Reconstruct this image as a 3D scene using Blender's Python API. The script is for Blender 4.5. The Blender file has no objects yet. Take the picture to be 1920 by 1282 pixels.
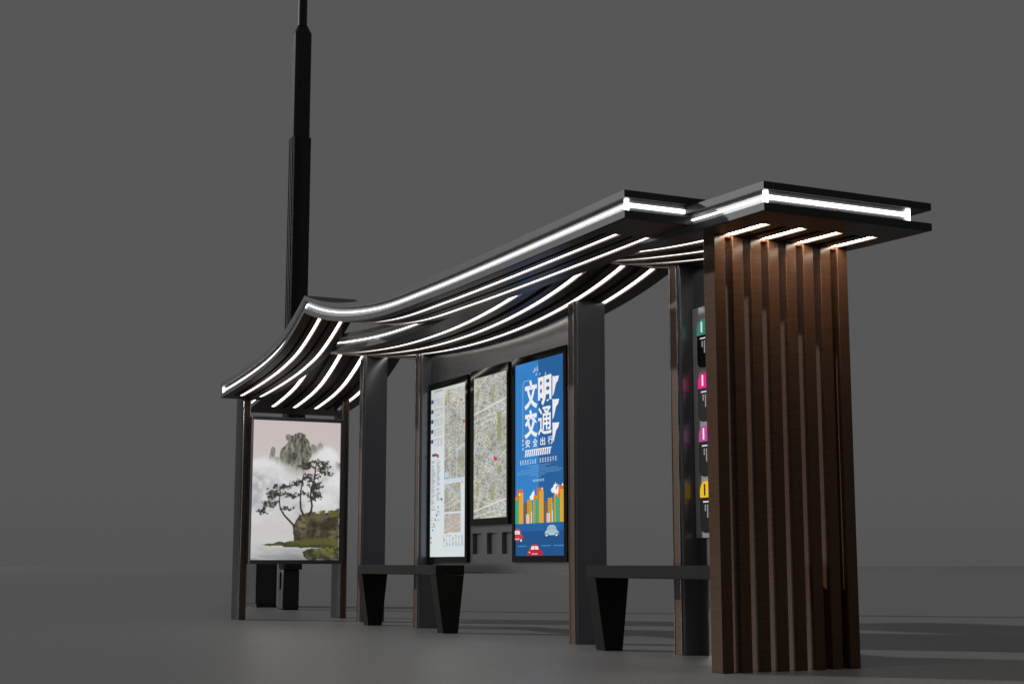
import bpy, bmesh, math, random
import numpy as np
from mathutils import Vector

random.seed(7)
S = 0.8                                   # metres per survey unit
SC = bpy.context.scene
COL = SC.collection

def T(x, y, z):                           # survey units -> metres, scene centred on the shelter
    return Vector((S*(x+15.0), S*(y-6.8), S*z))

# ------------------------------------------------------------------ materials
def lin(c):
    return tuple((v/12.92 if v <= .04045 else ((v+.055)/1.055)**2.4) for v in c)
def rgb(r, g, b):
    return lin((r/255, g/255, b/255))

def new_mat(name):
    m = bpy.data.materials.new(name); m.use_nodes = True
    nt = m.node_tree
    return m, nt, nt.nodes['Principled BSDF']

def surf(name, col, metallic=0.0, rough=0.5, spec=0.5, var=0.12, scale=6.0, bump=0.0, bscale=90, rvar=0.08, coat=0.0, stretch=(1,1,1)):
    m, nt, b = new_mat(name)
    tc = nt.nodes.new('ShaderNodeTexCoord')
    mp = nt.nodes.new('ShaderNodeMapping'); mp.inputs['Scale'].default_value = stretch
    nt.links.new(tc.outputs['Object'], mp.inputs['Vector'])
    n = nt.nodes.new('ShaderNodeTexNoise'); n.inputs['Scale'].default_value = scale; n.inputs['Detail'].default_value = 6
    nt.links.new(mp.outputs['Vector'], n.inputs['Vector'])
    r = nt.nodes.new('ShaderNodeMapRange')
    r.inputs['To Min'].default_value = 1-var; r.inputs['To Max'].default_value = 1+var
    nt.links.new(n.outputs['Fac'], r.inputs['Value'])
    mx = nt.nodes.new('ShaderNodeMix'); mx.data_type = 'RGBA'; mx.blend_type = 'MULTIPLY'
    mx.inputs['Factor'].default_value = 1
    mx.inputs['A'].default_value = (*col, 1)
    nt.links.new(r.outputs['Result'], mx.inputs['B'])
    nt.links.new(mx.outputs['Result'], b.inputs['Base Color'])
    rr = nt.nodes.new('ShaderNodeMapRange')
    rr.inputs['To Min'].default_value = max(.02, rough-rvar); rr.inputs['To Max'].default_value = rough+rvar
    nt.links.new(n.outputs['Fac'], rr.inputs['Value'])
    nt.links.new(rr.outputs['Result'], b.inputs['Roughness'])
    b.inputs['Metallic'].default_value = metallic
    b.inputs['Specular IOR Level'].default_value = spec
    b.inputs['Coat Weight'].default_value = coat
    if bump > 0:
        n2 = nt.nodes.new('ShaderNodeTexNoise'); n2.inputs['Scale'].default_value = bscale; n2.inputs['Detail'].default_value = 4
        nt.links.new(mp.outputs['Vector'], n2.inputs['Vector'])
        bp = nt.nodes.new('ShaderNodeBump'); bp.inputs['Strength'].default_value = bump; bp.inputs['Distance'].default_value = .004
        nt.links.new(n2.outputs['Fac'], bp.inputs['Height'])
        nt.links.new(bp.outputs['Normal'], b.inputs['Normal'])
    return m

def wood(name, dark, light, rough=0.38, cross=True):
    """stained timber: fine grain lines with slow colour drift"""
    m, nt, b = new_mat(name)
    tc = nt.nodes.new('ShaderNodeTexCoord')
    mp = nt.nodes.new('ShaderNodeMapping'); mp.inputs['Scale'].default_value = (1.3, 1.3, 34) if cross else (1.5, 30, 30)
    nt.links.new(tc.outputs['Object'], mp.inputs['Vector'])
    n = nt.nodes.new('ShaderNodeTexNoise'); n.inputs['Scale'].default_value = 3.2; n.inputs['Detail'].default_value = 8; n.inputs['Roughness'].default_value = .62
    nt.links.new(mp.outputs['Vector'], n.inputs['Vector'])
    r = nt.nodes.new('ShaderNodeValToRGB')
    r.color_ramp.elements[0].position = .32; r.color_ramp.elements[0].color = (*dark, 1)
    r.color_ramp.elements[1].position = .70; r.color_ramp.elements[1].color = (*light, 1)
    nt.links.new(n.outputs['Fac'], r.inputs['Fac'])
    nt.links.new(r.outputs['Color'], b.inputs['Base Color'])
    b.inputs['Roughness'].default_value = rough
    b.inputs['Specular IOR Level'].default_value = .25
    bp = nt.nodes.new('ShaderNodeBump'); bp.inputs['Strength'].default_value = .12; bp.inputs['Distance'].default_value = .001
    nt.links.new(n.outputs['Fac'], bp.inputs['Height']); nt.links.new(bp.outputs['Normal'], b.inputs['Normal'])
    return m

def emit(name, col, strength):
    m, nt, b = new_mat(name)
    b.inputs['Base Color'].default_value = (.8, .8, .8, 1)
    b.inputs['Emission Color'].default_value = (*col, 1)
    b.inputs['Emission Strength'].default_value = strength
    return m

def backlit(name, col, strength=.86, gloss=.12):
    """translucent print with a lamp behind it and a glass sheet in front"""
    m, nt, b = new_mat(name)
    b.inputs['Base Color'].default_value = (col[0]*.1, col[1]*.1, col[2]*.1, 1)
    b.inputs['Emission Color'].default_value = (*col, 1)
    b.inputs['Emission Strength'].default_value = strength
    b.inputs['Roughness'].default_value = gloss
    return m

def backlit_attr(name, strength=.86, gloss=.12):
    m, nt, b = new_mat(name)
    a = nt.nodes.new('ShaderNodeAttribute'); a.attribute_name = 'print'
    nt.links.new(a.outputs['Color'], b.inputs['Emission Color'])
    b.inputs['Base Color'].default_value = (.02, .02, .02, 1)
    b.inputs['Emission Strength'].default_value = strength
    b.inputs['Roughness'].default_value = gloss
    return m

M = {}
M['slab']   = surf('dark_powder_coat', (.046, .048, .050), metallic=.75, rough=.47, rvar=.03, var=.06, scale=2)
M['box']    = surf('satin_aluminium', (.34, .34, .34), metallic=.4, rough=.42, var=.55, scale=130)  # strong colour speckle paints the mottled glow and reflections of the gap
M['pillar'] = surf('graphite_metal', (.165, .172, .19), metallic=.55, rough=.23, rvar=.015, var=.05, scale=1.2)
M['shadedpillar'] = surf('shaded_graphite_metal', (.075, .080, .088), metallic=.6, rough=.17, rvar=.01, var=.05, scale=1.2)  # same metal as graphite_metal, base colour darkened to shade the key-lit kiosk posts
M['edge']   = surf('brushed_edge_metal', (.34, .34, .35), metallic=1, rough=.22, var=.10, scale=5, stretch=(1,1,.1))
M['wall']   = surf('grey_metal_panel', (.29, .29, .29), metallic=.88, rough=.25, rvar=.015, var=.04, scale=1.0)
M['wood']   = wood('brown_timber', (.066, .031, .015), (.106, .050, .025), rough=.23)
M['soffit'] = wood('soffit_timber', (.045, .026, .017), (.085, .045, .028), rough=.40, cross=False)
M['inlay']  = wood('inlay_timber', (.085, .048, .030), (.16, .09, .055), rough=.35)
M['slot']   = surf('slot_black', (.012, .012, .012), rough=.6)
M['bench']  = surf('bench_charcoal', (.022, .022, .020), rough=.6, spec=.07, var=.15, scale=5, bump=.12, bscale=150)
M['bezel']  = surf('gloss_black_glass', (.006, .006, .005), rough=.06, rvar=.03, spec=.5)
M['frame']  = surf('frame_graphite', (.11, .113, .118), metallic=.35, rough=.38)
M['mast']   = surf('mast_black_green', (.036, .039, .040), metallic=.1, rough=.45, spec=.15, var=.15, scale=3, bump=.03)
M['mastlo'] = surf('mast_black', (.012, .012, .012), rough=.5)
M['cab']    = surf('cabinet_slate', (.045, .048, .052), metallic=.4, rough=.45, var=.12, scale=3)
M['floor']  = surf('studio_grey_floor', (.238, .238, .238), rough=.42, spec=.5, var=.025, scale=.6, bump=.05, bscale=40)
M['led']    = emit('led_white', (1.0, .94, .88), 3.0)
M['ledend'] = emit('led_white_bright', (1.0, .89, .77), 34)
M['ledcool']= emit('led_cool_white', (1.0, .99, .97), 3.2)

# ------------------------------------------------------------------ mesh builder
class MB:
    def __init__(s): s.v = []; s.f = []; s.mi = []; s.mats = []
    def face(s, pts, mi=0):
        i = len(s.v); s.v += [tuple(p) for p in pts]; s.f.append(tuple(range(i, i+len(pts)))); s.mi.append(mi)
    def box(s, x0, x1, y0, y1, z0, z1, mi=0):
        i = len(s.v)
        s.v += [(x0,y0,z0),(x1,y0,z0),(x1,y1,z0),(x0,y1,z0),(x0,y0,z1),(x1,y0,z1),(x1,y1,z1),(x0,y1,z1)]
        for q in ((0,3,2,1),(4,5,6,7),(0,1,5,4),(1,2,6,5),(2,3,7,6),(3,0,4,7)):
            s.f.append(tuple(i+k for k in q)); s.mi.append(mi)
    def prism(s, poly, axis, a0, a1, mi=0):
        """poly in the two other axes (counter-clockwise seen from +axis), extruded a0..a1"""
        n = len(poly); i = len(s.v)
        def P(p, a):
            return (a,p[0],p[1]) if axis == 'x' else ((p[0],a,p[1]) if axis == 'y' else (p[0],p[1],a))
        s.v += [P(p,a0) for p in poly] + [P(p,a1) for p in poly]
        flip = (axis == 'y')
        def add(q):
            s.f.append(tuple(reversed(q)) if flip else tuple(q)); s.mi.append(mi)
        add([i+k for k in reversed(range(n))]); add([i+n+k for k in range(n)])
        for k in range(n):
            j = (k+1) % n; add([i+k, i+j, i+n+j, i+n+k])
    def sweep(s, xs, zf, y0, y1, o0, o1, mi=0):
        """bar along X whose height follows zf(x): from zf+o0 to zf+o1"""
        i = len(s.v); n = len(xs)
        for x in xs:
            z = zf(x); a0 = y0(x) if callable(y0) else y0; a1 = y1(x) if callable(y1) else y1
            s.v += [(x,a0,z+o0),(x,a1,z+o0),(x,a1,z+o1),(x,a0,z+o1)]
        for k in range(n-1):
            a = i+4*k; b = a+4
            for q in ((a,a+1,b+1,b),(a+1,a+2,b+2,b+1),(a+2,a+3,b+3,b+2),(a+3,a,b,b+3)):
                s.f.append(q); s.mi.append(mi)
        s.f.append((i+3,i+2,i+1,i)); s.mi.append(mi)
        e = i+4*(n-1); s.f.append((e,e+1,e+2,e+3)); s.mi.append(mi)
    def tube(s, c0, c1, r0, r1, n=20, mi=0):
        i = len(s.v)
        for (c, r) in ((c0,r0),(c1,r1)):
            for k in range(n):
                a = 2*math.pi*k/n; s.v.append((c[0]+r*math.cos(a), c[1]+r*math.sin(a), c[2]))
        for k in range(n):
            j = (k+1) % n; s.f.append((i+k,i+j,i+n+j,i+n+k)); s.mi.append(mi)
        s.f.append(tuple(i+k for k in reversed(range(n)))); s.f.append(tuple(i+n+k for k in range(n))); s.mi += [mi, mi]
    def build(s, name, mats, parent=None, bevel=0, smooth=True, fix=True):
        if not isinstance(mats, (list, tuple)): mats = [mats]
        root = parent
        while root is not None and root.parent is not None: root = root.parent
        off = Vector(root.location) if root is not None else Vector((0,0,0))
        me = bpy.data.meshes.new(name)
        me.from_pydata([T(*p)-off for p in s.v], [], s.f)
        for m in mats: me.materials.append(m)
        for p, k in zip(me.polygons, s.mi): p.material_index = k
        if fix:
            bm = bmesh.new(); bm.from_mesh(me); bmesh.ops.recalc_face_normals(bm, faces=bm.faces); bm.to_mesh(me); bm.free()
        if smooth:
            for p in me.polygons: p.use_smooth = True
            me.set_sharp_from_angle(angle=math.radians(28))
        o = bpy.data.objects.new(name, me); COL.objects.link(o)
        if parent is not None: o.parent = parent
        if bevel:
            b = o.modifiers.new('bevel', 'BEVEL'); b.width = bevel; b.segments = 2; b.limit_method = 'ANGLE'; b.angle_limit = math.radians(40)
        return o

def tag(o, label, cat=None, group=None, kind=None):
    if label: o['label'] = label
    if cat: o['category'] = cat
    if group: o['group'] = group
    if kind: o['kind'] = kind
    return o
def thing(name, label, cat, at, group=None):
    o = bpy.data.objects.new(name, None); COL.objects.link(o)
    o.empty_display_size = .2
    o.location = T(*at)
    return tag(o, label, cat, group)

# ------------------------------------------------------------------ floor
fl = MB(); fl.face([(-400,-300,0),(300,-300,0),(300,400,0),(-400,400,0)])
fl = fl.build('floor', M['floor'], smooth=False); fl['kind'] = 'structure'

# ------------------------------------------------------------------ roof profiles
def pchip(pts):
    x = [p[0] for p in pts]; y = [p[1] for p in pts]; n = len(x)
    h = [x[i+1]-x[i] for i in range(n-1)]; d = [(y[i+1]-y[i])/h[i] for i in range(n-1)]
    m = [0.0]*n; m[0] = d[0]; m[-1] = d[-1]
    if n > 2:
        m[0] = ((2*h[0]+h[1])*d[0]-h[0]*d[1])/(h[0]+h[1]); m[-1] = ((2*h[-1]+h[-2])*d[-1]-h[-1]*d[-2])/(h[-1]+h[-2])
    for i in range(1, n-1):
        m[i] = (d[i-1]*h[i]+d[i]*h[i-1])/(h[i]+h[i-1])
    def f(q):
        q = min(max(q, x[0]), x[-1]); i = 0
        while i < n-2 and q > x[i+1]: i += 1
        t = (q-x[i])/h[i]
        return (2*t**3-3*t*t+1)*y[i]+(t**3-2*t*t+t)*h[i]*m[i]+(-2*t**3+3*t*t)*y[i+1]+(t**3-t*t)*h[i]*m[i+1]
    return f
class Profile:
    def __init__(s, waves):
        s.w = [(w[0][0], w[-1][0], pchip(w)) for w in waves]
        s.x0 = s.w[0][0]; s.x1 = s.w[-1][1]
    def __call__(s, x):
        for a, b, f in s.w:
            if x <= b: return f(x)
        return s.w[-1][2](x)
    def xs(s, a, b, step=.11):
        out = [a]
        cuts = [w[1] for w in s.w[:-1]]
        stops = [a]+[c for c in cuts if a+1e-4 < c < b-1e-4]+[b]
        for p, q in zip(stops, stops[1:]):
            n = max(1, int(round((q-p)/step)))
            out += [p+(q-p)*k/n for k in range(1, n+1)]
        return out

KF = .99
def growf(w): return [(x*KF, .8+(z-.8)*KF) for x, z in w]
FRONT = Profile([
    growf([(-21.44,3.235),(-20.65,3.275),(-19.82,3.335),(-19.05,3.42),(-18.335,3.56),(-17.89,3.715),(-17.453,3.905)]),
    growf([(-17.453,3.905),(-17.03,3.785),(-16.42,3.65),(-15.85,3.558),(-14.97,3.463),(-13.45,3.417),(-12.16,3.409),(-11.0,3.411),(-9.5,3.417)])])
KS = 1.016
def grow(w): return [(x*KS, .8+(z-.8)*KS) for x, z in w]
REAR = Profile([
    grow([(-21.9,3.09),(-21.4,3.145),(-20.9,3.212),(-20.5,3.28),(-20.1,3.38),(-19.75,3.51),(-19.35,3.69)]),
    grow([(-19.35,3.69),(-18.7,3.60),(-18.07,3.525),(-17.2,3.44),(-16.1,3.366),(-15.3,3.345),(-14.5,3.352),(-13.8,3.388),(-13.1,3.456),(-12.5,3.55),(-12.05,3.648)])])
ENDP = Profile([[(-12.23,3.690),(-11.3,3.530),(-10.7,3.45),(-10.1,3.38),(-9.5,3.33),(-8.8,3.30),(-8.4,3.288)]])

shelter = thing('bus_shelter', 'long dark bus shelter with curved two-tier canopies, lit strips and a brown slatted end wall', 'bus shelter', (-15.0, 6.8, 0))

def canopy(name, label, prof, y0, y1, slots, ends, inset, thick=(.056,.100,.056), split=None):
    """two slabs with a lit gap between; slots = [(y_left, y_right, lit)] cut in the soffit"""
    a, b, c = thick
    top = a+b+c
    Y1 = y1 if callable(y1) else (lambda x, q=y1: q)
    back = lambda d: (lambda x: Y1(x)-d)
    xs = prof.xs(prof.x0, prof.x1)
    lo = MB()
    # lower slab: body above the soffit plus full-height edge trims
    lo.sweep(xs, prof, y0, y0+.012, .0, a)
    lo.sweep(xs, prof, back(.012), Y1, .0, a)
    lo.sweep(xs, prof, y0+.012, back(.012), .036, a)
    e = prof.xs(prof.x0, prof.x0+.012); lo.sweep(e, prof, y0+.012, back(.012), 0, .036)
    e = prof.xs(prof.x1-.012, prof.x1); lo.sweep(e, prof, y0+.012, back(.012), 0, .036)
    can = lo.build(name, M['slab'], shelter)
    can['label'] = label
    up = MB(); up.sweep(xs, prof, y0, Y1, a+b, top); up.build('upper_slab', M['slab'], can)
    # soffit boards
    so = MB()
    xa, xb = prof.x0+.012, prof.x1-.012
    sa, sb = ends
    ya, yb = y0+.012, back(.012)
    so.sweep(prof.xs(xa, sa), prof, ya, yb, -.003, .036)
    so.sweep(prof.xs(sb, xb), prof, ya, yb, -.003, .036)
    cur = ya
    for (p, q, lit) in slots:
        so.sweep(prof.xs(sa, sb), prof, cur, p, -.003, .036); cur = q
    so.sweep(prof.xs(sa, sb), prof, cur, yb, -.003, .036)
    so.build('soffit', M['soffit'], can)
    dk = MB()
    for (p, q, lit) in slots:
        if not lit: dk.sweep(prof.xs(sa, sb), prof, p+.001, q-.001, .028, .035)
    if dk.v: dk.build('groove', M['slot'], can)
    for (p, q, lit) in slots:
        if lit:
            l = MB(); cut = split if split else sb-.004
            l.sweep(prof.xs(sa+.004, cut), prof, p+.014, q-.014, .004, .018); l.build('led_strip', M['led'], can)
            if split:
                l = MB(); l.sweep(prof.xs(split+.002, sb-.004), prof, p+.014, q-.014, .004, .018); l.build('led_strip', M['ledend'], can)
    # lit gap: satin core with a line of light all round and bright posts at the corners
    i0, i1, k0, k1 = inset
    core = MB(); gx = prof.xs(prof.x0+k0, prof.x1-k1)
    core.sweep(gx, prof, y0+i0, back(i1), a+.001, a+b-.001)
    core.build('gap_core', M['box'], can)
    g = MB(); m0, m1 = a+b*.43, a+b*.54
    g.sweep(gx, prof, y0+i0-.010, y0+i0-.001, m0, m1)
    ex = prof.x1-k1
    g.box(ex+.001, ex+.010, y0+i0, Y1(ex)-i1, prof(ex)+a+b*.36, prof(ex)+a+b*.66)
    for (px, py) in ((prof.x1-k1+.006, y0+i0-.006), (prof.x1-k1+.006, Y1(ex)-i1), (prof.x0+k0-.004, y0+i0-.006)):
        z = prof(px); g.box(px-.012, px+.016, py-.016, py+.012, z+a+.004, z+a+b-.004)
    g.build('gap_light', M['ledcool'], can)
    return can

p_, g_ = .098, .070
rslots = []
for k in range(7):
    y = 6.222+p_+k*(p_+g_); rslots.append((y, y+g_, k % 2 == 0))
kslots = [(a*KS, b*KS, c) for a, b, c in rslots]
canopy('rear_canopy', 'lower rear canopy hanging in two shallow curves over the map wall', REAR, 6.05*KS, 7.585*KS, kslots, (-21.45*KS, REAR.x1-.015), (.045,.20,.045,.020), thick=(.057,.102,.057))
canopy('end_canopy', 'short canopy over the slatted wall with its lit end facing out', ENDP, 6.05, 7.585, rslots, (ENDP.x0+.015,-8.80), (.045,.20,.020,.040), split=-9.47)
fslots = [(a*KF, b*KF, c) for a, b, c in ((5.655,5.695,False),(5.755,5.815,True),(5.905,5.945,False),(6.046,6.106,True))]
def front_back(x):
    t = min(1, max(0, (x+14.5)/3.5)); return 6.142+.075*t*t*(3-2*t)
canopy('front_canopy', 'upper front canopy rising to a peak near its left third', FRONT, 5.545*KF, front_back, fslots, (-21.16*KF,-10.02*KF), (.045,.055,.045,.040), thick=(.0575,.101,.0575))

# ------------------------------------------------------------------ slatted end wall
bk = MB(); bk.box(-9.403,-9.31, 6.222+.004, 6.222+8*p_+7*g_-.004, 3.30, 3.326)
slw = bk.build('slatted_wall', M['wood'], shelter)
for k in range(8):
    y = 6.222+k*(p_+g_)
    m = MB(); m.box(-9.452 if k == 0 else -9.418, -9.30, y, y+p_, 0, 3.328)
    m.build('slat', M['wood'], slw, bevel=.003)

# ------------------------------------------------------------------ pillars
def pillar(x0, x1, y0, y1, zt, nose):
    r = .028
    w = .098*(x1-x0)/.185 if nose == 'y' else .075
    def rounded(xa, xb, ya, yb, side):
        pts = []
        cs = [(xa,ya,0),(xb,ya,1),(xb,yb,2),(xa,yb,3)]
        rnd = (0,1) if side == 'y' else (1,2)
        for (cx, cy, k) in cs:
            if k in rnd:
                sx = 1 if cx == xa else -1; sy = 1 if cy == ya else -1
                ox, oy = cx+sx*r, cy+sy*r
                a0 = {0:180,1:270,2:0}[k]
                for t in range(5):
                    a = math.radians(a0+90*t/4); pts.append((ox+r*math.cos(a), oy+r*math.sin(a)))
            else: pts.append((cx,cy))
        return pts
    b = MB(); b.prism(rounded(x0, x1, y0, y1, nose), 'z', 0, zt)
    pl = b.build('pillar', M['pillar'] if nose == 'y' else M['shadedpillar'], shelter)
    if nose == 'y':
        c = (x0+x1)/2
        i = MB(); i.box(c-w/2, c+w/2, y0-.006, y0+.004, .0, zt-.003); i.build('wood_inlay', M['inlay'], pl, bevel=.002)
        for s in (-1, 1):
            e = MB(); xa = c+s*(w/2+.008); e.prism([(xa-.007,y0-.012),(xa+.007,y0-.012),(xa+.007,y0+.006),(xa-.007,y0+.006)], 'z', 0, zt-.004); e.build('edge_trim', M['edge'], pl, bevel=.003)
    else:
        c = (y0+y1)/2
        i = MB(); i.box(x1-.004, x1+.006, c-w/2, c+w/2, 0, zt-.003); i.build('wood_inlay', M['inlay'], pl, bevel=.002)
        for s in (-1, 1):
            e = MB(); ya = c+s*(w/2+.009); e.prism([(x1-.006,ya-.008),(x1+.012,ya-.008),(x1+.012,ya+.008),(x1-.006,ya+.008)], 'z', 0, zt-.004); e.build('edge_trim', M['edge'], pl, bevel=.003)
    return pl
for (xa, zt) in ((-19.79,3.735),(-17.675,REAR(-17.58)+.03),(-13.45,REAR(-13.36)+.03),(-11.45,ENDP(-11.36)+.03)):
    pillar(xa, xa+.185, 7.14, 7.485, zt, 'y')
for (ya) in (5.82, 7.355):
    pillar(-21.52, -21.17, ya, ya+.128, 3.235 if ya < 6 else 3.275, 'x')

# ------------------------------------------------------------------ display wall
WY = 7.285
wl = MB()
POCK = [(-16.165,-15.90),(-15.755,-15.49),(-15.345,-15.08)]
cuts = sorted({-17.488,-13.452, *[v for p in POCK for v in p]})
xs = [cuts[0]]
for a, b in zip(cuts, cuts[1:]):
    n = max(1, int((b-a)/.2)); xs += [a+(b-a)*k/n for k in range(1, n+1)]
zb, zp0, zp1 = .69, .915, 1.16
def quadcol(a, b, z0, z1a, z1b, y0, y1):
    i = len(wl.v)
    wl.v += [(a,y0,z0),(b,y0,z0),(b,y1,z0),(a,y1,z0),(a,y0,z1a),(b,y0,z1b),(b,y1,z1b),(a,y1,z1a)]
    for q in ((0,3,2,1),(4,5,6,7),(0,1,5,4),(1,2,6,5),(2,3,7,6),(3,0,4,7)): wl.f.append(tuple(i+k for k in q)); wl.mi.append(0)
for a, b in zip(xs, xs[1:]):
    c = (a+b)/2; za, zc = REAR(a)+.03, REAR(b)+.03
    if any(p < c < q for p, q in POCK):
        quadcol(a, b, zb, zp0, zp0, WY, WY+.07); quadcol(a, b, zp1, za, zc, WY, WY+.07)
    else: quadcol(a, b, zb, za, zc, WY, WY+.07)
wl.box(-17.486,-13.454, WY+.071, WY+.11, zb+.002, 3.36)
for (pa, pb) in POCK: wl.box(pa-.03, pb+.03, WY+.042, WY+.0705, zp0-.03, zp1+.03)
dw = wl.build('display_wall', M['wall'], shelter, smooth=False)

# information wall beside the slatted end
iw = MB(); n = 12; x0, x1 = -11.263, -9.454
def strip(mb, xa, xb, z0, ya, yb, n, prof):
    xs = [xa+(xb-xa)*k/n for k in range(n+1)]
    top = [(x, prof(x)+.03) for x in xs]
    poly = [(xa, z0), (xb, z0)] + list(reversed(top))
    mb.prism(poly, 'y', ya, yb)
strip(iw, x0, x1, 0, 7.30, 7.40, 12, ENDP)
iw.build('information_wall', M['wall'], shelter, smooth=False)

# ------------------------------------------------------------------ benches
def make_bench(xa, xb, label):
    t = thing('bench', label, 'bench', ((xa+xb)/2, 6.95, 0), 'benches under the shelter')
    y0, y1, z0, z1 = 6.76, 7.125, .672, .787
    m = MB(); m.box(xa, xb, y0, y1, z0, z1); m.build('seat', M['bench'], t, bevel=.004)
    for a in (xa+.002, xb-.182):
        l = MB(); l.prism([(6.762,z0-.002),(6.862,0),(7.050,0),(7.123,z0-.002)], 'x', a, a+.18); l.build('leg', M['bench'], t, bevel=.004)
    return t
make_bench(-18.73, -16.04, 'charcoal slab bench in front of the left end of the map wall')
make_bench(-12.385, -9.70, 'charcoal slab bench running behind the brown slatted end wall')

# ------------------------------------------------------------------ prints
def vnoise(h, w, cell, seed, octaves=4, ax=1.0):
    rs = np.random.RandomState(seed); out = np.zeros((h,w)); amp = 1; tot = 0
    yy, xx = np.mgrid[0:h,0:w]
    for o in range(octaves):
        c = max(1.0, cell/2**o); gx = xx/(c*ax); gy = yy/c
        gw, gh = int(w/(c*ax))+3, int(h/c)+3
        g = rs.rand(gh, gw)
        x0 = gx.astype(int); y0 = gy.astype(int); fx = gx-x0; fy = gy-y0
        fx = fx*fx*(3-2*fx); fy = fy*fy*(3-2*fy)
        out += amp*((g[y0,x0]*(1-fx)+g[y0,x0+1]*fx)*(1-fy)+(g[y0+1,x0]*(1-fx)+g[y0+1,x0+1]*fx)*fy)
        tot += amp; amp *= .55
    return out/tot
def inpoly(poly, X, Y):
    r = np.zeros(X.shape, bool); n = len(poly); j = n-1
    for i in range(n):
        xi, yi = poly[i]; xj, yj = poly[j]
        if yi != yj:
            c = ((yi > Y) != (yj > Y)) & (X < (xj-xi)*(Y-yi)/(yj-yi)+xi); r ^= c
        j = i
    return r
def mixin(img, mask, col):
    m = np.clip(mask, 0, 1)[..., None]; img[:] = img*(1-m)+np.asarray(col, float)*m
def segdist(X, Y, a, b):
    ax, ay = a; bx, by = b; dx, dy = bx-ax, by-ay; L = dx*dx+dy*dy+1e-9
    t = np.clip(((X-ax)*dx+(Y-ay)*dy)/L, 0, 1); return np.hypot(X-ax-t*dx, Y-ay-t*dy)
def srgb2lin(a):
    a = np.clip(a/255, 0, 1); return np.where(a <= .04045, a/12.92, ((a+.055)/1.055)**2.4)

def print_mesh(name, img, P, parent, mat):
    """img rows top->bottom, P(u,v) -> survey point"""
    h, w, _ = img.shape
    root = parent
    while root.parent is not None: root = root.parent
    off = Vector(root.location)
    vs = []; cols = []
    L = srgb2lin(img)
    for r in range(h):
        for c in range(w):
            vs.append(T(*P(c/(w-1), 1-r/(h-1)))-off); cols.append((*L[r,c], 1))
    fs = [(r*w+c, (r+1)*w+c, (r+1)*w+c+1, r*w+c+1) for r in range(h-1) for c in range(w-1)]
    me = bpy.data.meshes.new(name); me.from_pydata(vs, [], fs); me.materials.append(mat)
    at = me.color_attributes.new('print', 'FLOAT_COLOR', 'POINT')
    at.data.foreach_set('color', np.array(cols, dtype=np.float32).ravel())
    o = bpy.data.objects.new(name, me); COL.objects.link(o); o.parent = parent
    return o

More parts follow.
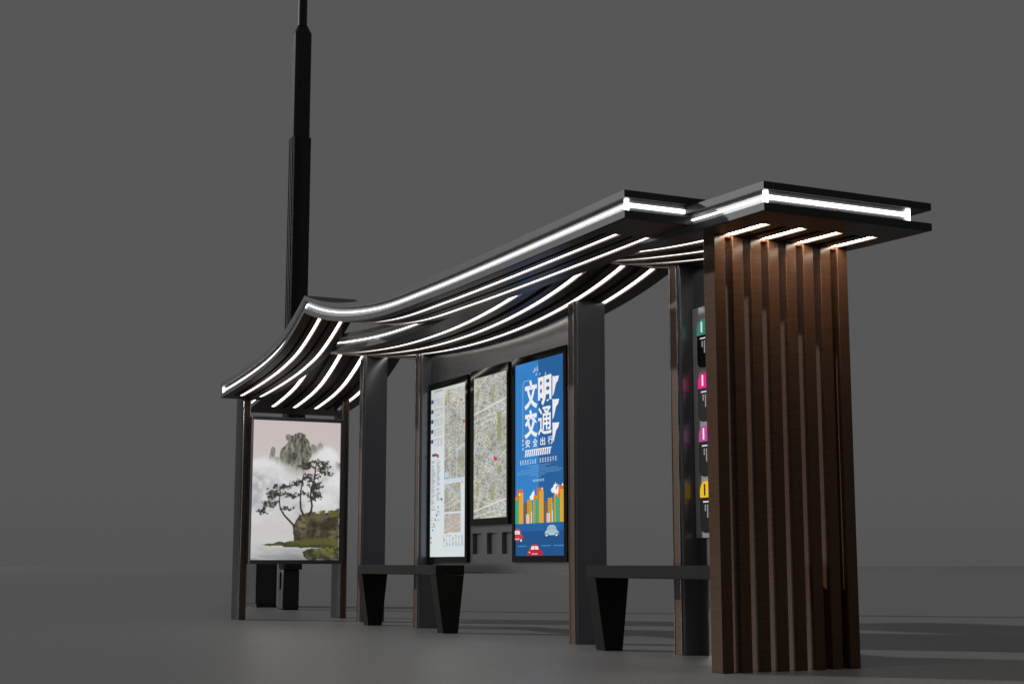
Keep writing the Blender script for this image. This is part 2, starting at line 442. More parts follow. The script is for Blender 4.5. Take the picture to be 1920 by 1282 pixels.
def landscape():
    w, h = 190, 280
    # working space: x 0..485, y 0..755 (y down)
    Y, X = np.mgrid[0:h,0:w].astype(float); X *= 485/(w-1); Y *= 755/(h-1)
    img = np.zeros((h,w,3)); img[:] = (216,204,203)
    n1 = vnoise(h,w,34,1,5); n2 = vnoise(h,w,12,2,4); n3 = vnoise(h,w,7,3,3); n4 = vnoise(h,w,70,4,4)
    mixin(img, np.clip((Y-60)/250,0,1)*.55, (226,219,217))
    wob = (n2-.5)*26; wobx = (n3-.5)*18
    def peak(poly, base, fade0, fade1, c0, c1, op=1.0, streak=True):
        m = inpoly(poly, X+wobx, Y+wob).astype(float)
        t = np.clip(n2*1.6-.3,0,1)[...,None]
        if streak:
            st = vnoise(h,w,10,9,4,ax=.35); t = np.clip(st*1.9-.45,0,1)[...,None]
        col = np.array(c0)*(1-t)+np.array(c1)*t
        f = op*m*np.clip((fade1-Y)/(fade1-fade0),0,1)
        img[:] = img*(1-f[...,None])+col*f[...,None]
    # distant needles
    peak([(92,230),(94,170),(104,148),(118,146),(126,172),(130,240)],0,215,250,(120,118,112),(160,156,148),.95)
    peak([(128,250),(128,200),(136,192),(144,205),(146,255)],0,220,258,(130,128,122),(166,162,155),.9)
    peak([(350,190),(356,122),(366,110),(380,116),(388,150),(390,200)],0,160,200,(140,138,130),(172,168,160),.9)
    peak([(315,180),(318,130),(332,120),(350,130),(360,190)],0,150,190,(112,112,102),(150,148,138),.95)
    peak([(440,260),(442,205),(452,195),(468,205),(476,220),(485,225),(485,280)],0,235,275,(92,92,86),(140,138,130),.95)
    # main massif
    peak([(150,250),(146,180),(158,150),(182,130),(190,110),(178,95),(176,80),(200,76),(232,80),(240,66),(268,60),(290,68),(296,92),(306,108),(316,150),(330,165),(322,200),(300,240),(285,300),(210,320),(176,262)],0,215,320,(80,78,70),(176,173,160),1)
    # fissures
    fis = np.clip((vnoise(h,w,14,21,4,ax=.4)-.56)*7,0,1)
    m = inpoly([(150,250),(146,180),(182,130),(176,80),(268,62),(296,92),(316,150),(300,240),(240,270),(176,262)], X+wobx, Y+wob)*np.clip((270-Y)/60,0,1)
    mixin(img, fis*m*.75, (52,50,44))
    mixin(img, m*np.clip((vnoise(h,w,9,22,3)-.6)*6,0,1)*.4, (122,122,100))
    # mist
    def cloud(cx, cy, rx, ry, op, c):
        d = ((X-cx)/rx)**2+((Y-cy)/ry)**2
        e = np.clip(1.25-d+(n1-.5)*1.7,0,1); mixin(img, e*op, c)
    for (cx,cy,rx,ry,op,c) in ((80,270,120,75,.95,(240,238,238)),(180,300,120,70,.9,(228,227,228)),(410,200,70,60,.95,(246,245,245)),(360,225,60,40,.8,(236,235,235)),
                               (430,310,110,80,.95,(228,228,229)),(260,380,210,110,.95,(222,222,224)),(60,370,120,80,.9,(224,224,226)),(400,420,150,100,.95,(226,226,228)),(140,470,220,110,.95,(219,219,221)),(330,500,200,60,.9,(224,224,225)),(20,480,110,110,.9,(226,226,227))):
        cloud(cx,cy,rx,ry,op,c)
    sh = np.clip((n1-.50)*4,0,1)*np.clip((Y-250)/60,0,1)*np.clip((620-Y)/80,0,1)
    mixin(img, sh*.6, (158,158,162))
    mixin(img, np.clip((vnoise(h,w,18,91,4)-.55)*6,0,1)*np.clip((Y-240)/60,0,1)*np.clip((600-Y)/80,0,1)*.35, (248,248,249))
    hi = np.clip((n4-.52)*5,0,1)*np.clip((Y-230)/50,0,1)*np.clip((560-Y)/80,0,1)
    mixin(img, hi*.6, (250,250,250))
    # water
    wt = np.clip((Y-590)/50,0,1); mixin(img, wt*.95, (216,218,216))
    mixin(img, np.clip((Y-660)/80,0,1), (168,170,169))
    rp = vnoise(h,w,8,31,3,ax=5); mixin(img, np.clip((Y-640)/60,0,1)*np.clip((rp-.45)*4,0,1)*.45, (228,229,228))
    mixin(img, np.clip((Y-690)/60,0,1)*np.clip((X-120)/220,0,1)*.7, (118,120,118))
    # rocks
    def rock(poly, c0, c1, c2, seed):
        m = inpoly(poly, X+wobx*.6, Y+wob*.6).astype(float)
        a = vnoise(h,w,16,seed,5); b = vnoise(h,w,6,seed+1,3)
        t = np.clip(a*2-.5,0,1)[...,None]; col = np.array(c0)*(1-t)+np.array(c1)*t
        k = np.clip((b-.5)*5,0,1)[...,None]; col = col*(1-k*.6)+np.array(c2)*k*.6
        img[:] = img*(1-m[...,None])+col*m[...,None]
    rock([(485,470),(470,478),(440,500),(485,540)], (70,68,60),(110,108,98),(60,58,50),40)
    rock([(226,575),(240,548),(262,512),(300,500),(380,502),(430,498),(485,486),(485,650),(236,650)], (62,57,45),(128,118,94),(44,41,33),50)
    mixin(img, inpoly([(262,514),(300,500),(485,484),(485,520),(400,515),(330,530)], X+wobx, Y+wob)*np.clip((n3-.35)*4,0,1), (104,100,56))
    rock([(60,672),(130,662),(225,652),(330,640),(485,640),(485,682),(350,690),(200,684),(110,676)], (58,58,44),(112,108,66),(80,82,42),60)
    mixin(img, inpoly([(220,656),(300,642),(485,636),(485,668),(300,674)], X+wobx, Y+wob)*.8, (104,100,50))
    rock([(282,715),(310,698),(380,690),(485,672),(485,755),(320,755),(292,740)], (56,54,42),(118,114,76),(40,39,30),70)
    mixin(img, inpoly([(330,700),(485,674),(485,716),(400,712)], X+wobx, Y+wob)*np.clip((n3-.4)*4,0,1)*.9, (120,120,52))
    # pines
    def limb(pts, r0, r1, c):
        n = len(pts)-1
        for i in range(n):
            d = segdist(X+wobx*.25, Y, pts[i], pts[i+1]); r = r0+(r1-r0)*i/max(1,n-1)
            mixin(img, np.clip((r-d)/1.6+.5,0,1), c)
    bark = (62,56,42)
    limb([(292,572),(262,560),(232,572)],3.5,4,(76,68,50)) if False else None
    limb([(236,572),(210,545),(180,515),(158,480),(150,440),(156,395),(152,365)],5.5,2.6,bark)
    limb([(285,512),(272,485),(266,440),(268,380),(276,320),(282,290)],5.5,2.6,bark)
    limb([(312,515),(328,490),(332,460),(322,415),(326,370),(340,320),(348,265),(352,225)],6.5,2.8,bark)
    rs = np.random.RandomState(5)
    br = [((152,400),(90,430)),((90,430),(50,505)),((152,440),(95,470)),((158,480),(215,482)),((152,375),(100,400)),((155,390),(240,415)),((154,370),(215,350)),
          ((268,350),(228,345)),((274,325),(310,290)),((268,400),(300,395)),((326,370),(375,345)),((335,335),(300,300)),((348,265),(430,290)),((350,250),(290,235)),((350,240),(410,225)),((328,410),(372,400)),((330,430),(360,410))]
    for a, b in br: limb([a,b],1.6,1.6,(48,46,38))
    leaf = []
    for a, b in br:
        L = math.hypot(b[0]-a[0], b[1]-a[1])
        for k in range(int(L/4)+4):
            t = .25+.8*rs.rand(); leaf.append((a[0]+(b[0]-a[0])*t+rs.randn()*9, a[1]+(b[1]-a[1])*t+rs.randn()*6-3, 4+5*rs.rand()))
    for (cx,cy,rx,ry,n) in ((150,362,50,14,26),(120,400,40,12,16),(225,410,30,14,14),(300,250,40,18,26),(352,222,62,16,40),(400,255,46,16,26),(345,300,42,16,16),(350,350,36,30,40),(355,395,34,24,24),(260,330,38,14,22),(238,345,20,12,8),(340,420,30,14,10),(100,450,36,18,16),(60,495,26,14,12)):
        for k in range(int(n*1.5)): leaf.append((cx+rs.randn()*rx*.5, cy+rs.randn()*ry*.5, 3.5+4.5*rs.rand()))
    ln = vnoise(h,w,3,77,2)
    for (cx,cy,r) in leaf:
        d = np.hypot((X-cx), (Y-cy)*1.25); g = rs.randint(0,26)
        mixin(img, np.clip((r-d)/2.2+.4,0,1)*np.clip(ln*2.4-.35,.12,1)*.85, (44+g,45+g,38+g))
    return img

def streetmap(w, h, seed, scale=1.0):
    rs = np.random.RandomState(seed)
    Y, X = np.mgrid[0:h,0:w].astype(float)
    n = vnoise(h,w,26,seed+1,4); img = np.zeros((h,w,3)); img[:] = (190,189,178)
    mixin(img, np.clip((n-.45)*4,0,1)*.7, (160,156,146)); mixin(img, np.clip((vnoise(h,w,5,seed+2,2)-.52)*4,0,1)*.45, (138,134,126))
    for k in range(int(w*h/1500)):
        cx, cy = rs.rand()*w, rs.rand()*h; a, b = 2+rs.rand()*5, 3+rs.rand()*11
        mixin(img, ((np.abs(X-cx+(Y-cy)*.1) < a) & (np.abs(Y-cy+(X-cx)*.3) < b))*.7, (158,162,110))
    # street grids of small districts, each turned its own way
    for d in range(int(w*h/700)):
        cx, cy = rs.rand()*w, rs.rand()*h; an = rs.choice([.2,.35,-.5,.9,-1.0]); ca, sa = math.cos(an), math.sin(an)
        hw, hh = 6+rs.rand()*10, 9+rs.rand()*14
        for q in range(-2,3):
            for (ox, oy, dx, dy, L) in ((q*hw/2.2,0,0,1,hh),(0,q*hh/2.2,1,0,hw)):
                px, py = cx+ox*ca-oy*sa, cy+ox*sa+oy*ca; ex, ey = (dx*ca-dy*sa)*L, (dx*sa+dy*ca)*L
                if rs.rand() < .8: mixin(img, np.clip(1.05-segdist(X,Y,(px-ex,py-ey),(px+ex,py+ey)),0,1)*.55, (226,225,214))
    for k in range(4):
        y0 = rs.rand()*h*1.2; mixin(img, np.clip(1.5-segdist(X,Y,(0,y0),(w,y0-w*(.1+.5*rs.rand()))),0,1)*.75, (230,228,216))
    for k in range(3):
        x0 = rs.rand()*w; mixin(img, np.clip(1.4-segdist(X,Y,(x0,0),(x0+rs.randn()*w*.5,h)),0,1)*.7, (228,226,214))
    for k in range(2):
        y0 = rs.rand()*h; pts = [(0,y0),(w*.3,y0+rs.rand()*10),(w*.65,y0+12+rs.rand()*8),(w,y0+8+rs.rand()*14)]
        for a, b in zip(pts, pts[1:]): mixin(img, np.clip(2.0-segdist(X,Y,a,b),0,1)*.6, (190,208,222))
    for k in range(int(w*h/30)):
        x, y = rs.randint(0,w), rs.randint(0,h); L = rs.randint(2,6)
        img[y:y+1, x:x+L] = img[y:y+1, x:x+L]*.4+np.array([(80,88,100),(92,90,84),(62,98,146),(96,84,84)][rs.randint(4)])*.6
    for k in range(int(w*h/260)):
        x, y = rs.randint(0,w-2), rs.randint(0,h-3); img[y:y+3, x:x+2] = img[y:y+3, x:x+2]*.3+np.array((60,118,178))*.7
    return img

def map_one():
    w, h = 120, 300
    img = np.zeros((h,w,3)); Y = np.linspace(0,1,h)[:,None]
    img[:] = (226,233,235); mixin(img, np.repeat(np.clip(.45-Y,0,1)*1.3,w,1), (196,197,190))  # grey reflection over the upper part is painted into the print
    img[6:164, 48:116] = streetmap(68,158,11)
    img[172:222, 49:104] = streetmap(55,50,13); img[172:222, 49:104] = img[172:222, 49:104]*.9+np.array((180,176,160))*.1
    img[225:258, 49:104] = streetmap(55,33,14)*.5+np.array((200,184,172))*.5
    rs = np.random.RandomState(3)
    img[164:170, 48:112] = (206,222,232); img[152:162, 50:64] = (186,214,232)
    for k in range(5):
        y = 18+k*18
        img[y:y+7, 1:9] = (44,88,132); img[y, 12:42] = (176,184,188)
        for r in range(4):
            for c in range(3):
                if rs.rand() < .85: img[y+2+r*3:y+3+r*3, 12+c*11:12+c*11+rs.randint(5,9)] = [(140,150,158),(196,158,138),(130,146,170)][rs.randint(3)]
    img[116:121, 5:22] = (60,96,150); img[118:124, 22:29] = (208,38,50)
    for r in range(128,250,2):
        for x0, lo, hi in ((3,6,17),(22,5,15)):
            if rs.rand() < .85-(r > 200)*.45: img[r, x0:x0+rs.randint(lo,hi)] = (138,150,164)
    for y, x in ((196,36),(197,39),(210,26),(224,20),(232,16),(241,12),(250,8),(264,2)): img[y:y+4, x:x+3] = (36,84,140)
    for c in range(7):
        for r in range(262,282,2):
            if rs.rand() < .75: img[r, 46+c*10:46+c*10+rs.randint(3,8)] = (150,158,164)
    img[258, 48:60] = (150,150,150)
    img[66:71, 110:116] = (208,58,48); img[3:5, 10:40] = (150,156,160); img[171:174, 108:111] = (190,60,60); img[272:276, 2:6] = (214,120,120)
    return img
def map_two():
    w, h = 96, 210
    m = streetmap(w, 146, 21); img = np.zeros((h,w,3)); img[0:146] = m; img[146:210] = m[4:68]
    Y, X = np.mgrid[0:h,0:w].astype(float)
    for c in (46,190): mixin(img, np.clip(1.7-segdist(X,Y,(0,c+8),(w,c-8)),0,1)*.9, (236,234,224))
    mixin(img, ((X > 67)&(X < 79)&(Y > 56)&(Y < 98))*.8, (148,156,92))
    img[122:127, 58:67] = (208,54,46)
    return img

CYS = np.linspace(0,1,3)
def display(name, label, x0, x1, z0, z1, sx0, sx1, sz0, sz1):
    t = thing(name, label, 'display case', ((x0+x1)/2, WY, z0))
    b = MB(); y0 = WY-.036; y1 = WY-.002
    # four bezel bars round the print
    b.box(x0, x1, y0, y1, z0, sz0); b.box(x0, x1, y0, y1, sz1, z1)
    b.box(x0, sx0, y0, y1, sz0, sz1); b.box(sx1, x1, y0, y1, sz0, sz1)
    b.build('bezel', M['bezel'], t)
    back = MB(); back.box(sx0+.001, sx1-.001, WY-.020, WY-.004, sz0+.001, sz1-.001); back.build('light_box', M['frame'], t)
    return t
PRM = backlit_attr('map_print', .86, .10)
d1 = display('map_display', 'tall black-framed lit map with white timetable margin, left of the narrower map', -17.480,-16.262,.818,3.085, -17.420,-16.320,.888,3.003)
print_mesh('map_print', map_one(), lambda u, v: (-17.420+u*1.100, WY-.024, .888+v*2.115), d1, PRM)
d2 = display('map_display', 'shorter black-framed lit street map between the timetable map and blue poster', -16.152,-15.112,1.246,3.10, -16.082,-15.152,1.329,3.004)
print_mesh('map_print', map_two(), lambda u, v: (-16.082+u*.930, WY-.024, 1.329+v*1.675), d2, PRM)
d3 = display('poster_display', 'black-framed lit blue road-safety poster with white Chinese lettering and cartoon cars', -15.005,-13.690,.818,3.106, -14.940,-13.757,.888,3.027)

# ---- blue poster: flat shapes printed in one sheet
FONT = None
def text_polys(s, thick=0.0):
    cu = bpy.data.curves.new('txt', 'FONT'); cu.body = s; cu.offset = thick; cu.resolution_u = 4; cu.fill_mode = 'FRONT'
    o = bpy.data.objects.new('txt', cu); COL.objects.link(o)
    dg = bpy.context.evaluated_depsgraph_get(); me = bpy.data.meshes.new_from_object(o.evaluated_get(dg))
    vs = [tuple(v.co) for v in me.vertices]; fs = [tuple(p.vertices) for p in me.polygons]
    bpy.data.objects.remove(o); bpy.data.curves.remove(cu); bpy.data.meshes.remove(me)
    return vs, fs

class Sheet:
    """flat print on a plane; layers are stacked a fraction of a millimetre apart"""
    def __init__(s, P): s.P = P; s.v = []; s.f = []; s.mi = []; s.mats = []; s.idx = {}; s.layer = 0
    def mat(s, c, strength):
        k = (c, strength)
        if k not in s.idx:
            s.idx[k] = len(s.mats); s.mats.append(backlit('print_ink', rgb(*c), strength))
        return s.idx[k]
    def poly(s, pts, c, L, st=.86):
        i = len(s.v); s.v += [s.P(u, v, L) for u, v in pts]; s.f.append(tuple(range(i, i+len(pts)))); s.mi.append(s.mat(c, st))
    def rect(s, u0, u1, v0, v1, c, L, st=.86): s.poly([(u0,v0),(u1,v0),(u1,v1),(u0,v1)], c, L, st)
    def disc(s, cu, cv, ru, rv, c, L, n=18, st=.86):
        s.poly([(cu+ru*math.cos(2*math.pi*k/n), cv+rv*math.sin(2*math.pi*k/n)) for k in range(n)], c, L, st)
    def text(s, t, u0, u1, v0, v1, c, L, thick=0, st=.86):
        vs, fs = text_polys(t, thick)
        if not vs: return
        a0 = min(p[0] for p in vs); a1 = max(p[0] for p in vs); b0 = min(p[1] for p in vs); b1 = max(p[1] for p in vs)
        i = len(s.v); k = s.mat(c, st)
        s.v += [s.P(u0+(p[0]-a0)/(a1-a0)*(u1-u0), v0+(p[1]-b0)/(b1-b0)*(v1-v0), L) for p in vs]
        for q in fs: s.f.append(tuple(i+j for j in q)); s.mi.append(k)
    def build(s, name, parent):
        m = MB(); m.v = s.v; m.f = s.f; m.mi = s.mi
        return m.build(name, s.mats, parent, smooth=False, fix=False)

bp = Sheet(lambda u, v, L: (-14.940+u*1.183, WY-.024-L*.0007, .888+v*2.139))
LB, DB = (50,132,205), (34,98,160)
bp.rect(0,.49,.165,1,LB,0); bp.rect(.49,1,.165,1,DB,0)
bp.rect(0,1,0,.165,(26,84,142),0); bp.rect(0,1,.125,.165,(34,98,162),1)
WHT = (246,246,250)
bp.text('文', .20,.47,.752,.905, WHT,2,.035); bp.text('明', .485,.755,.758,.910, WHT,2,.035)
bp.text('交', .20,.47,.602,.750, WHT,2,.035); bp.text('通', .485,.755,.608,.752, WHT,2,.012)
for v0 in (.795,.678,.560):
    bp.poly([(.775,v0),(.80,v0+.012),(.83,v0+.045),(.845,v0+.062),(.885,v0+.074),(.905,v0+.098),(.80,v0+.100),(.775,v0+.104)], WHT, 2)
for k, ch in enumerate('安全出行'):
    u = .215+k*.155; bp.text(ch, u,u+.10,.556,.598, WHT,2,.015)
for k in range(12):
    u = .205+k*.0445; bp.poly([(u,.508),(u+.026,.508),(u+.044,.540),(u+.018,.540)], WHT, 2)
bp.rect(.205,.755,.539,.543,WHT,2)
bp.rect(.158,.166,.605,.885,(150,190,228),2); bp.poly([(.158,.885),(.166,.883),(.20,.903),(.32,.903),(.32,.907),(.19,.907)],(150,190,228),2)
for k in range(3): bp.rect(.152,.176,.545+k*.022,.558+k*.022,(190,214,238),2)
for k in range(15):
    if k == 7: continue
    u = .10+k*.0515; 
    for (p, q, a_, b_) in ((0,.030,.4885,.4915),(.002,.028,.480,.483),(.0,.030,.471,.474),(.012,.018,.470,.492)):
        if random.random() < .9: bp.rect(u+p,u+q,a_,b_,(222,234,246),2+(p > .01))
for k, (a, b) in enumerate(((.24,.74),(.34,.64),(.12,.88),(.04,.96),(.04,.93),(.30,.62),(.44,.54))):
    v = .456-k*.0095; u = a
    while u < b: L = .012+random.random()*.03; bp.rect(u,min(b,u+L),v,v+.003,(120,168,214),2); u += L+.008
for k in range(8): u = .37+k*.03; bp.rect(u,u+.018,.375,.388,(150,190,226),2)
# birds at the top
for (u,v) in ((.40,.955),(.46,.945),(.43,.925),(.50,.922),(.62,.918),(.70,.905)):
    bp.poly([(u,v),(u+.03,v+.012),(u+.022,v-.004)],(206,222,240),2)
bp.poly([(.37,.945),(.39,.94),(.47,.955),(.48,.975),(.45,.955)],(190,212,236),2)
OR, YE, GR, BR, TE, DK = (232,112,50),(236,176,52),(40,160,120),(120,104,98),(30,150,146),(92,62,20)
def tower(u0,u1,v0,v1,c,rows,win,L=3,cols=2):
    bp.rect(u0,u1,v0,v1,c,L)
    for r in range(rows):
        for k in range(cols):
            a = u0+(u1-u0)*(.14+k*.80/cols); b = a+(u1-u0)*.56/cols; z = v0+(v1-v0)*(r+.30)/rows
            bp.rect(a,b,z,z+(v1-v0)*.42/rows,win,L+1)
for dx in (-.42,0,.415):
    def B(u0,u1,v0,v1,*a):
        p, q = max(0,u0+dx), min(1,u1+dx)
        if q-p > .012: tower(p,q,v0,v1,*a)
    B(.46,.575,.165,.343,OR,18,(200,84,40),2); B(.38,.46,.165,.305,YE,14,DK,2); B(.42,.50,.165,.288,GR,16,(92,196,160),4); B(.50,.59,.165,.326,YE,20,(214,148,36),4)
    B(.59,.68,.165,.272,BR,12,(86,74,72),2)
    B(.68,.765,.165,.287,YE,13,DK,4); B(.755,.80,.165,.262,TE,10,(60,180,170),3)
    B(.655,.715,.165,.212,(232,230,226),5,(190,90,80),6); B(.76,.775,.165,.225,(226,236,240),1,(226,236,240),6)
for (u,v) in ((.32,.285),(.755,.312),(.82,.30)):
    bp.disc(u+.03,v+.012,.045,.014,WHT,2); bp.disc(u+.055,v+.026,.028,.014,WHT,2); bp.poly([(u+.05,v+.03),(u+.085,v+.03),(u+.075,v+.052)],WHT,2)
for (u,v) in ((.095,.313),(.565,.33),(.855,.342),(.965,.342)): bp.poly([(u-.02,v),(u+.02,v),(u+.008,v+.014)],WHT,7)
for (a,b) in ((.06,.24),(.54,.73),(.79,.985)): bp.rect(a,b,.047,.053,(60,136,196),3)
def car(cu, cv, w, h, body, glass, clip0=0, clip1=1):
    def cl(p): return [(min(max(u,clip0),clip1), max(v,0)) for u, v in p]
    bp.poly(cl([(cu-w*.5,cv+h*.15),(cu+w*.5,cv+h*.15),(cu+w*.5,cv+h*.42),(cu+w*.36,cv+h*.58),(cu-w*.36,cv+h*.58),(cu-w*.5,cv+h*.42)]), body, 8)
    bp.poly(cl([(cu-w*.36,cv+h*.57),(cu+w*.36,cv+h*.57),(cu+w*.27,cv+h*.9),(cu+w*.12,cv+h),(cu-w*.12,cv+h),(cu-w*.27,cv+h*.9)]), body, 8)
    bp.poly(cl([(cu-w*.28,cv+h*.60),(cu-w*.02,cv+h*.60),(cu-w*.02,cv+h*.88),(cu-w*.2,cv+h*.86)]), glass, 9)
    bp.poly(cl([(cu+w*.02,cv+h*.60),(cu+w*.28,cv+h*.60),(cu+w*.2,cv+h*.86),(cu+w*.02,cv+h*.88)]), glass, 9)
    for s in (-1,1):
        x = cu+s*w*.36
        if clip0 <= x-.03 and x+.03 <= clip1 and cv+h*.12 > .012:
            bp.disc(x,cv+h*.16,w*.13,h*.17,(40,44,52),9); bp.disc(x,cv+h*.16,w*.08,h*.11,(226,228,230),10)
    if clip0 < cu-w*.3: bp.disc(cu-w*.36,cv+h*.40,w*.05,h*.05,(250,240,200),9)
    bp.rect(max(clip0,cu-w*.2),cu+w*.2,max(0.001,cv+h*.24),max(.004,cv+h*.30),(220,220,222),9)
car(.045,.068,.24,.072,(214,58,72),(232,236,240),0,1)
car(.755,.092,.27,.060,(150,206,226),(190,176,170))
car(.415,-.008,.30,.066,(196,32,42),(238,238,240))
bp.build('poster_print', d3)

# ------------------------------------------------------------------ landscape display at the left end
ld = thing('landscape_display', 'lit poster of misty peaks and pines in a grey frame between two pillars', 'display case', (-21.1, 6.62, .80))
y0, y1, z0, z1 = 5.925, 7.350, .800, 2.945
sy0, sy1, sz0, sz1 = 5.938, 7.283, .858, 2.893
fm = MB(); xa, xb = -21.15, -20.985
fm.box(xa,xb,y0,y1,z0,sz0); fm.box(xa,xb,y0,y1,sz1,z1); fm.box(xa,xb,y0,sy0,sz0,sz1); fm.box(xa,xb,sy1,y1,sz0,sz1)
fm.build('frame', M['frame'], ld, bevel=.003)
b2 = MB(); b2.box(xa+.004, xb-.03, sy0+.001, sy1-.001, sz0+.001, sz1-.001); b2.build('light_box', M['mastlo'], ld)
print_mesh('poster_print', landscape(), lambda u, v: (xb-.022, sy0+u*(sy1-sy0), sz0+v*(sz1-sz0)), ld, backlit_attr('landscape_print', .80, .35))

# ------------------------------------------------------------------ route board on the information wall
rb = thing('route_board', 'grey route plate with four black cards and coloured number tabs beside slatted wall', 'route board', (-10.6, 7.29, 1.03))
m = MB(); m.box(-11.255,-9.80,7.272,7.298,1.03,3.105); m.build('plate', surf('plate_grey', (.42,.42,.42), rough=.5, spec=.2), rb, bevel=.002)
def rounded_rect(x0, x1, z0, z1, r, corners=(1,1,1,1)):
    pts = []
    for (cx, cz, a0, on) in ((x0,z0,180,corners[0]),(x1,z0,270,corners[1]),(x1,z1,0,corners[2]),(x0,z1,90,corners[3])):
        if not on: pts.append((cx,cz)); continue
        ox = cx+r if cx == x0 else cx-r; oz = cz+r if cz == z0 else cz-r
        for t in range(7):
            a = math.radians(a0+15*t); pts.append((ox+r*math.cos(a), oz+r*math.sin(a)))
    return pts
INK = surf('card_black', (.004,.004,.004), rough=.5, spec=.1)
def tab_mat(c):
    m = backlit('tab_ink', rgb(*c), .42, .5); b = m.node_tree.nodes['Principled BSDF']
    b.inputs['Base Color'].default_value = (*rgb(*c), 1); b.inputs['Specular IOR Level'].default_value = .1
    return m
for (zt, zb_, c, num, tc) in ((2.990,2.553,(64,160,138),'10',(235,240,238)),(2.505,2.065,(222,14,128),'10',(250,240,246)),(2.026,1.574,(182,70,150),'10',(250,240,246)),(1.528,1.076,(238,192,36),'10',(60,50,20))):
    k = MB(); k.prism(rounded_rect(-11.165,-10.60,zb_,zt-.145,.06,(1,1,0,0)), 'y', 7.262, 7.271)
    card = k.build('route_card', INK, rb, smooth=False)
    h = MB(); h.prism(rounded_rect(-11.165,-10.60,zt-.143,zt,.09,(0,0,1,1)), 'y', 7.262, 7.271); h.build('number_tab', tab_mat(c), card, smooth=False)
    sh = Sheet(lambda u, v, L: (-11.165+u*.515, 7.261-L*.0008, zb_+v*(zt-zb_)))
    sh.text(num, .13,.50,.72,.95, tc, 1, .0)
    sh.rect(.10,.42,.585,.612,WHT,1,.7)
    for j, (u, a, b) in enumerate(((.15,.42,.54),(.22,.30,.54),(.29,.26,.54))):
        v = b
        while v > a: sh.rect(u,u+.035,v-.018,v,(200,200,205),1,.6); v -= .026
    sh.build('lettering', card)

# ------------------------------------------------------------------ mast and cabinet behind
mt = thing('street_mast', 'tall black sectional mast rising behind the landscape poster end', 'mast', (-25.57, 7.94, 0))
sh_ = MB(); sh_.box(-25.73,-25.40,7.79,8.09,0,.70); sh_.build('base_shaft', M['mastlo'], mt, bevel=.02)
hd = MB(); hd.prism(rounded_rect(-25.63,-25.53,.36,.66,.04), 'y', 7.765, 7.788); hd.build('hatch_cover', M['mastlo'], mt, bevel=.006)
sl = MB(); sl.box(-25.64,-25.36,7.79,8.12,.70,8.60)
for q in range(3):
    x = -25.635+q*.095; sl.box(x, x+.045, 7.772, 7.789, .72, 8.60)
for q in range(3):
    y = 7.80+q*.04; sl.box(-25.359,-25.345, y, y+.018, .72, 8.58)
sl.box(-25.359,-25.345, 7.93, 8.112, .72, 8.58)
sl.build('sleeve', M['mast'], mt, bevel=.004)
for z in (3.6, 4.9, 5.95, 6.95, 7.98):
    b = MB(); b.prism([(7.99+.016*math.cos(math.pi*k/5), z+.016*math.sin(math.pi*k/5)) for k in range(10)], 'x', -25.346, -25.335); b.build('bolt', M['mastlo'], mt)
us = MB(); ch = .03
us.prism([(-25.63+ch,7.80),(-25.40-ch,7.80),(-25.40,7.80+ch),(-25.40,8.11-ch),(-25.40-ch,8.11),(-25.63+ch,8.11),(-25.63,8.11-ch),(-25.63,7.80+ch)], 'z', 8.60, 10.62)
i = len(us.v); A = [(-25.63+ch,7.80),(-25.40-ch,7.80),(-25.40,7.80+ch),(-25.40,8.11-ch),(-25.40-ch,8.11),(-25.63+ch,8.11),(-25.63,8.11-ch),(-25.63,7.80+ch)]
us.build('upper_shaft', M['mast'], mt)
tp = MB(); cx, cy = -25.515, 7.95
nb = [(cx+(x-cx)*1, cy+(y-cy)*1, 10.621) for x, y in A]; nt_ = [(cx+(x-cx)*.56, cy+(y-cy)*.56, 10.78) for x, y in A]
i = 0; tp.v += nb+nt_
for k in range(8): j = (k+1) % 8; tp.f.append((k,j,8+j,8+k)); tp.mi.append(0)
tp.f.append(tuple(reversed(range(8)))); tp.f.append(tuple(range(8,16))); tp.mi += [0,0]
tp.build('collar', M['mast'], mt)
pp = MB(); pp.tube((cx,cy,10.781),(cx,cy,13.4),.088,.08); pp.build('top_pipe', M['mast'], mt)

cb = thing('control_cabinet', 'dark slate control cabinet on the ground beside the mast base', 'cabinet', (-27.7, 7.98, 0))
c = MB(); c.box(-28.40,-27.10,7.785,8.19,.07,1.32); c.build('body', M['cab'], cb, bevel=.006)
c = MB(); c.box(-28.38,-27.09,7.80,8.185,0,.069); c.build('plinth', M['mastlo'], cb)
c = MB(); c.box(-27.099,-27.092,7.83,8.15,.14,1.26); c.build('door', M['cab'], cb, bevel=.003)

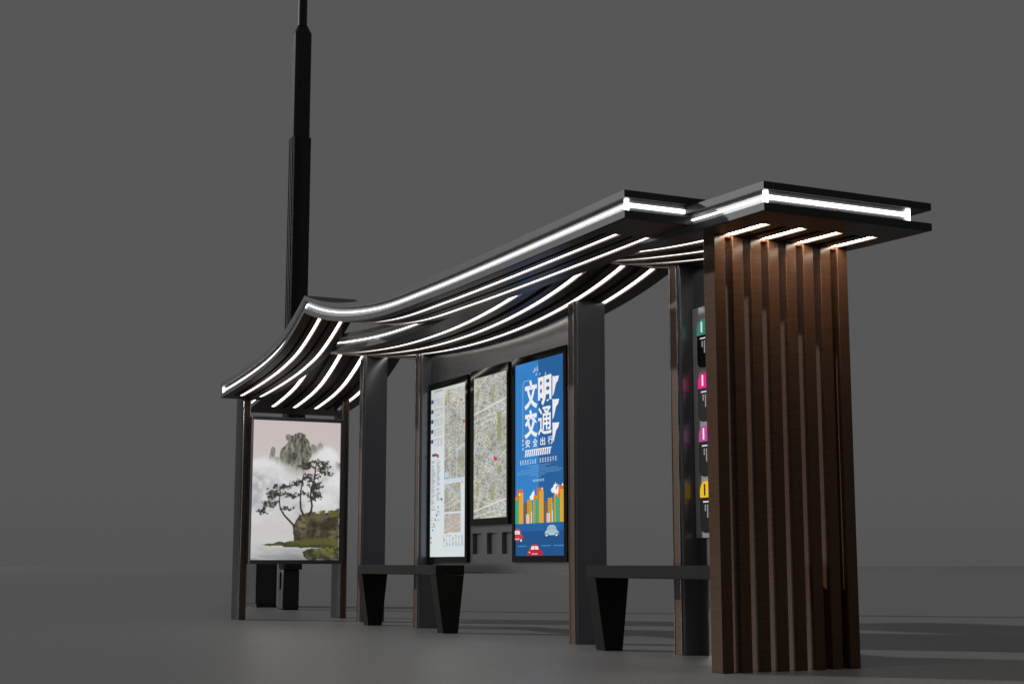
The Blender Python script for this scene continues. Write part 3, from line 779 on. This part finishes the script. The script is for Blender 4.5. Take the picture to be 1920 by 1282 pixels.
# ------------------------------------------------------------------ light
w = bpy.data.worlds.new('World'); SC.world = w; w.use_nodes = True
BGL = rgb(86.6,86.6,86.6)
wn = w.node_tree; tc = wn.nodes.new('ShaderNodeTexCoord'); sx = wn.nodes.new('ShaderNodeSeparateXYZ')
mr = wn.nodes.new('ShaderNodeMapRange'); mr.interpolation_type = 'SMOOTHSTEP'
mr.inputs['From Min'].default_value = -.012; mr.inputs['From Max'].default_value = .06
mxw = wn.nodes.new('ShaderNodeMix'); mxw.data_type = 'RGBA'
mxw.inputs['A'].default_value = (*rgb(83,83,82.8), 1); mxw.inputs['B'].default_value = (*BGL, 1)
wn.links.new(tc.outputs['Generated'], sx.inputs['Vector']); wn.links.new(sx.outputs['Z'], mr.inputs['Value'])
wn.links.new(mr.outputs['Result'], mxw.inputs['Factor']); wn.links.new(mxw.outputs['Result'], wn.nodes['Background'].inputs['Color'])
w.node_tree.nodes['Background'].inputs['Strength'].default_value = 1.0

def area(name, at, target, size, power, col=(1,1,1)):
    l = bpy.data.lights.new(name, 'AREA'); l.shape = 'DISK'; l.size = size; l.energy = power; l.color = col
    o = bpy.data.objects.new(name, l); COL.objects.link(o); o.location = at
    o.rotation_euler = (Vector(target)-Vector(at)).to_track_quat('-Z', 'Y').to_euler()
    return o
az = Vector((-.70,-.714,0)).normalized(); el = math.radians(20)
D = 800.0
kd = az*math.cos(el)+Vector((0,0,math.sin(el)))
area('key_softbox', kd*D, (0,0,0), 21.0, 3.55e6, (1.0,.985,.965))

# ------------------------------------------------------------------ camera
cd = bpy.data.cameras.new('camera'); cam = bpy.data.objects.new('camera', cd); COL.objects.link(cam)
th, pi_ = .450046235, .149699934
d = Vector((-math.cos(th), math.sin(th), 0)); fw = d*math.cos(pi_)+Vector((0,0,math.sin(pi_)))
cam.location = T(0,0,.8)
cam.rotation_euler = fw.to_track_quat('-Z','Y').to_euler()
cd.sensor_width = 36; cd.lens = 2756.163/1920*36
cd.clip_start = .05; cd.clip_end = 1000
SC.camera = cam
SC.render.engine = 'CYCLES'
vs = SC.view_settings
vs.view_transform = 'Standard'; vs.look = 'None'; vs.exposure = 0; vs.gamma = 1; vs.use_curve_mapping = False
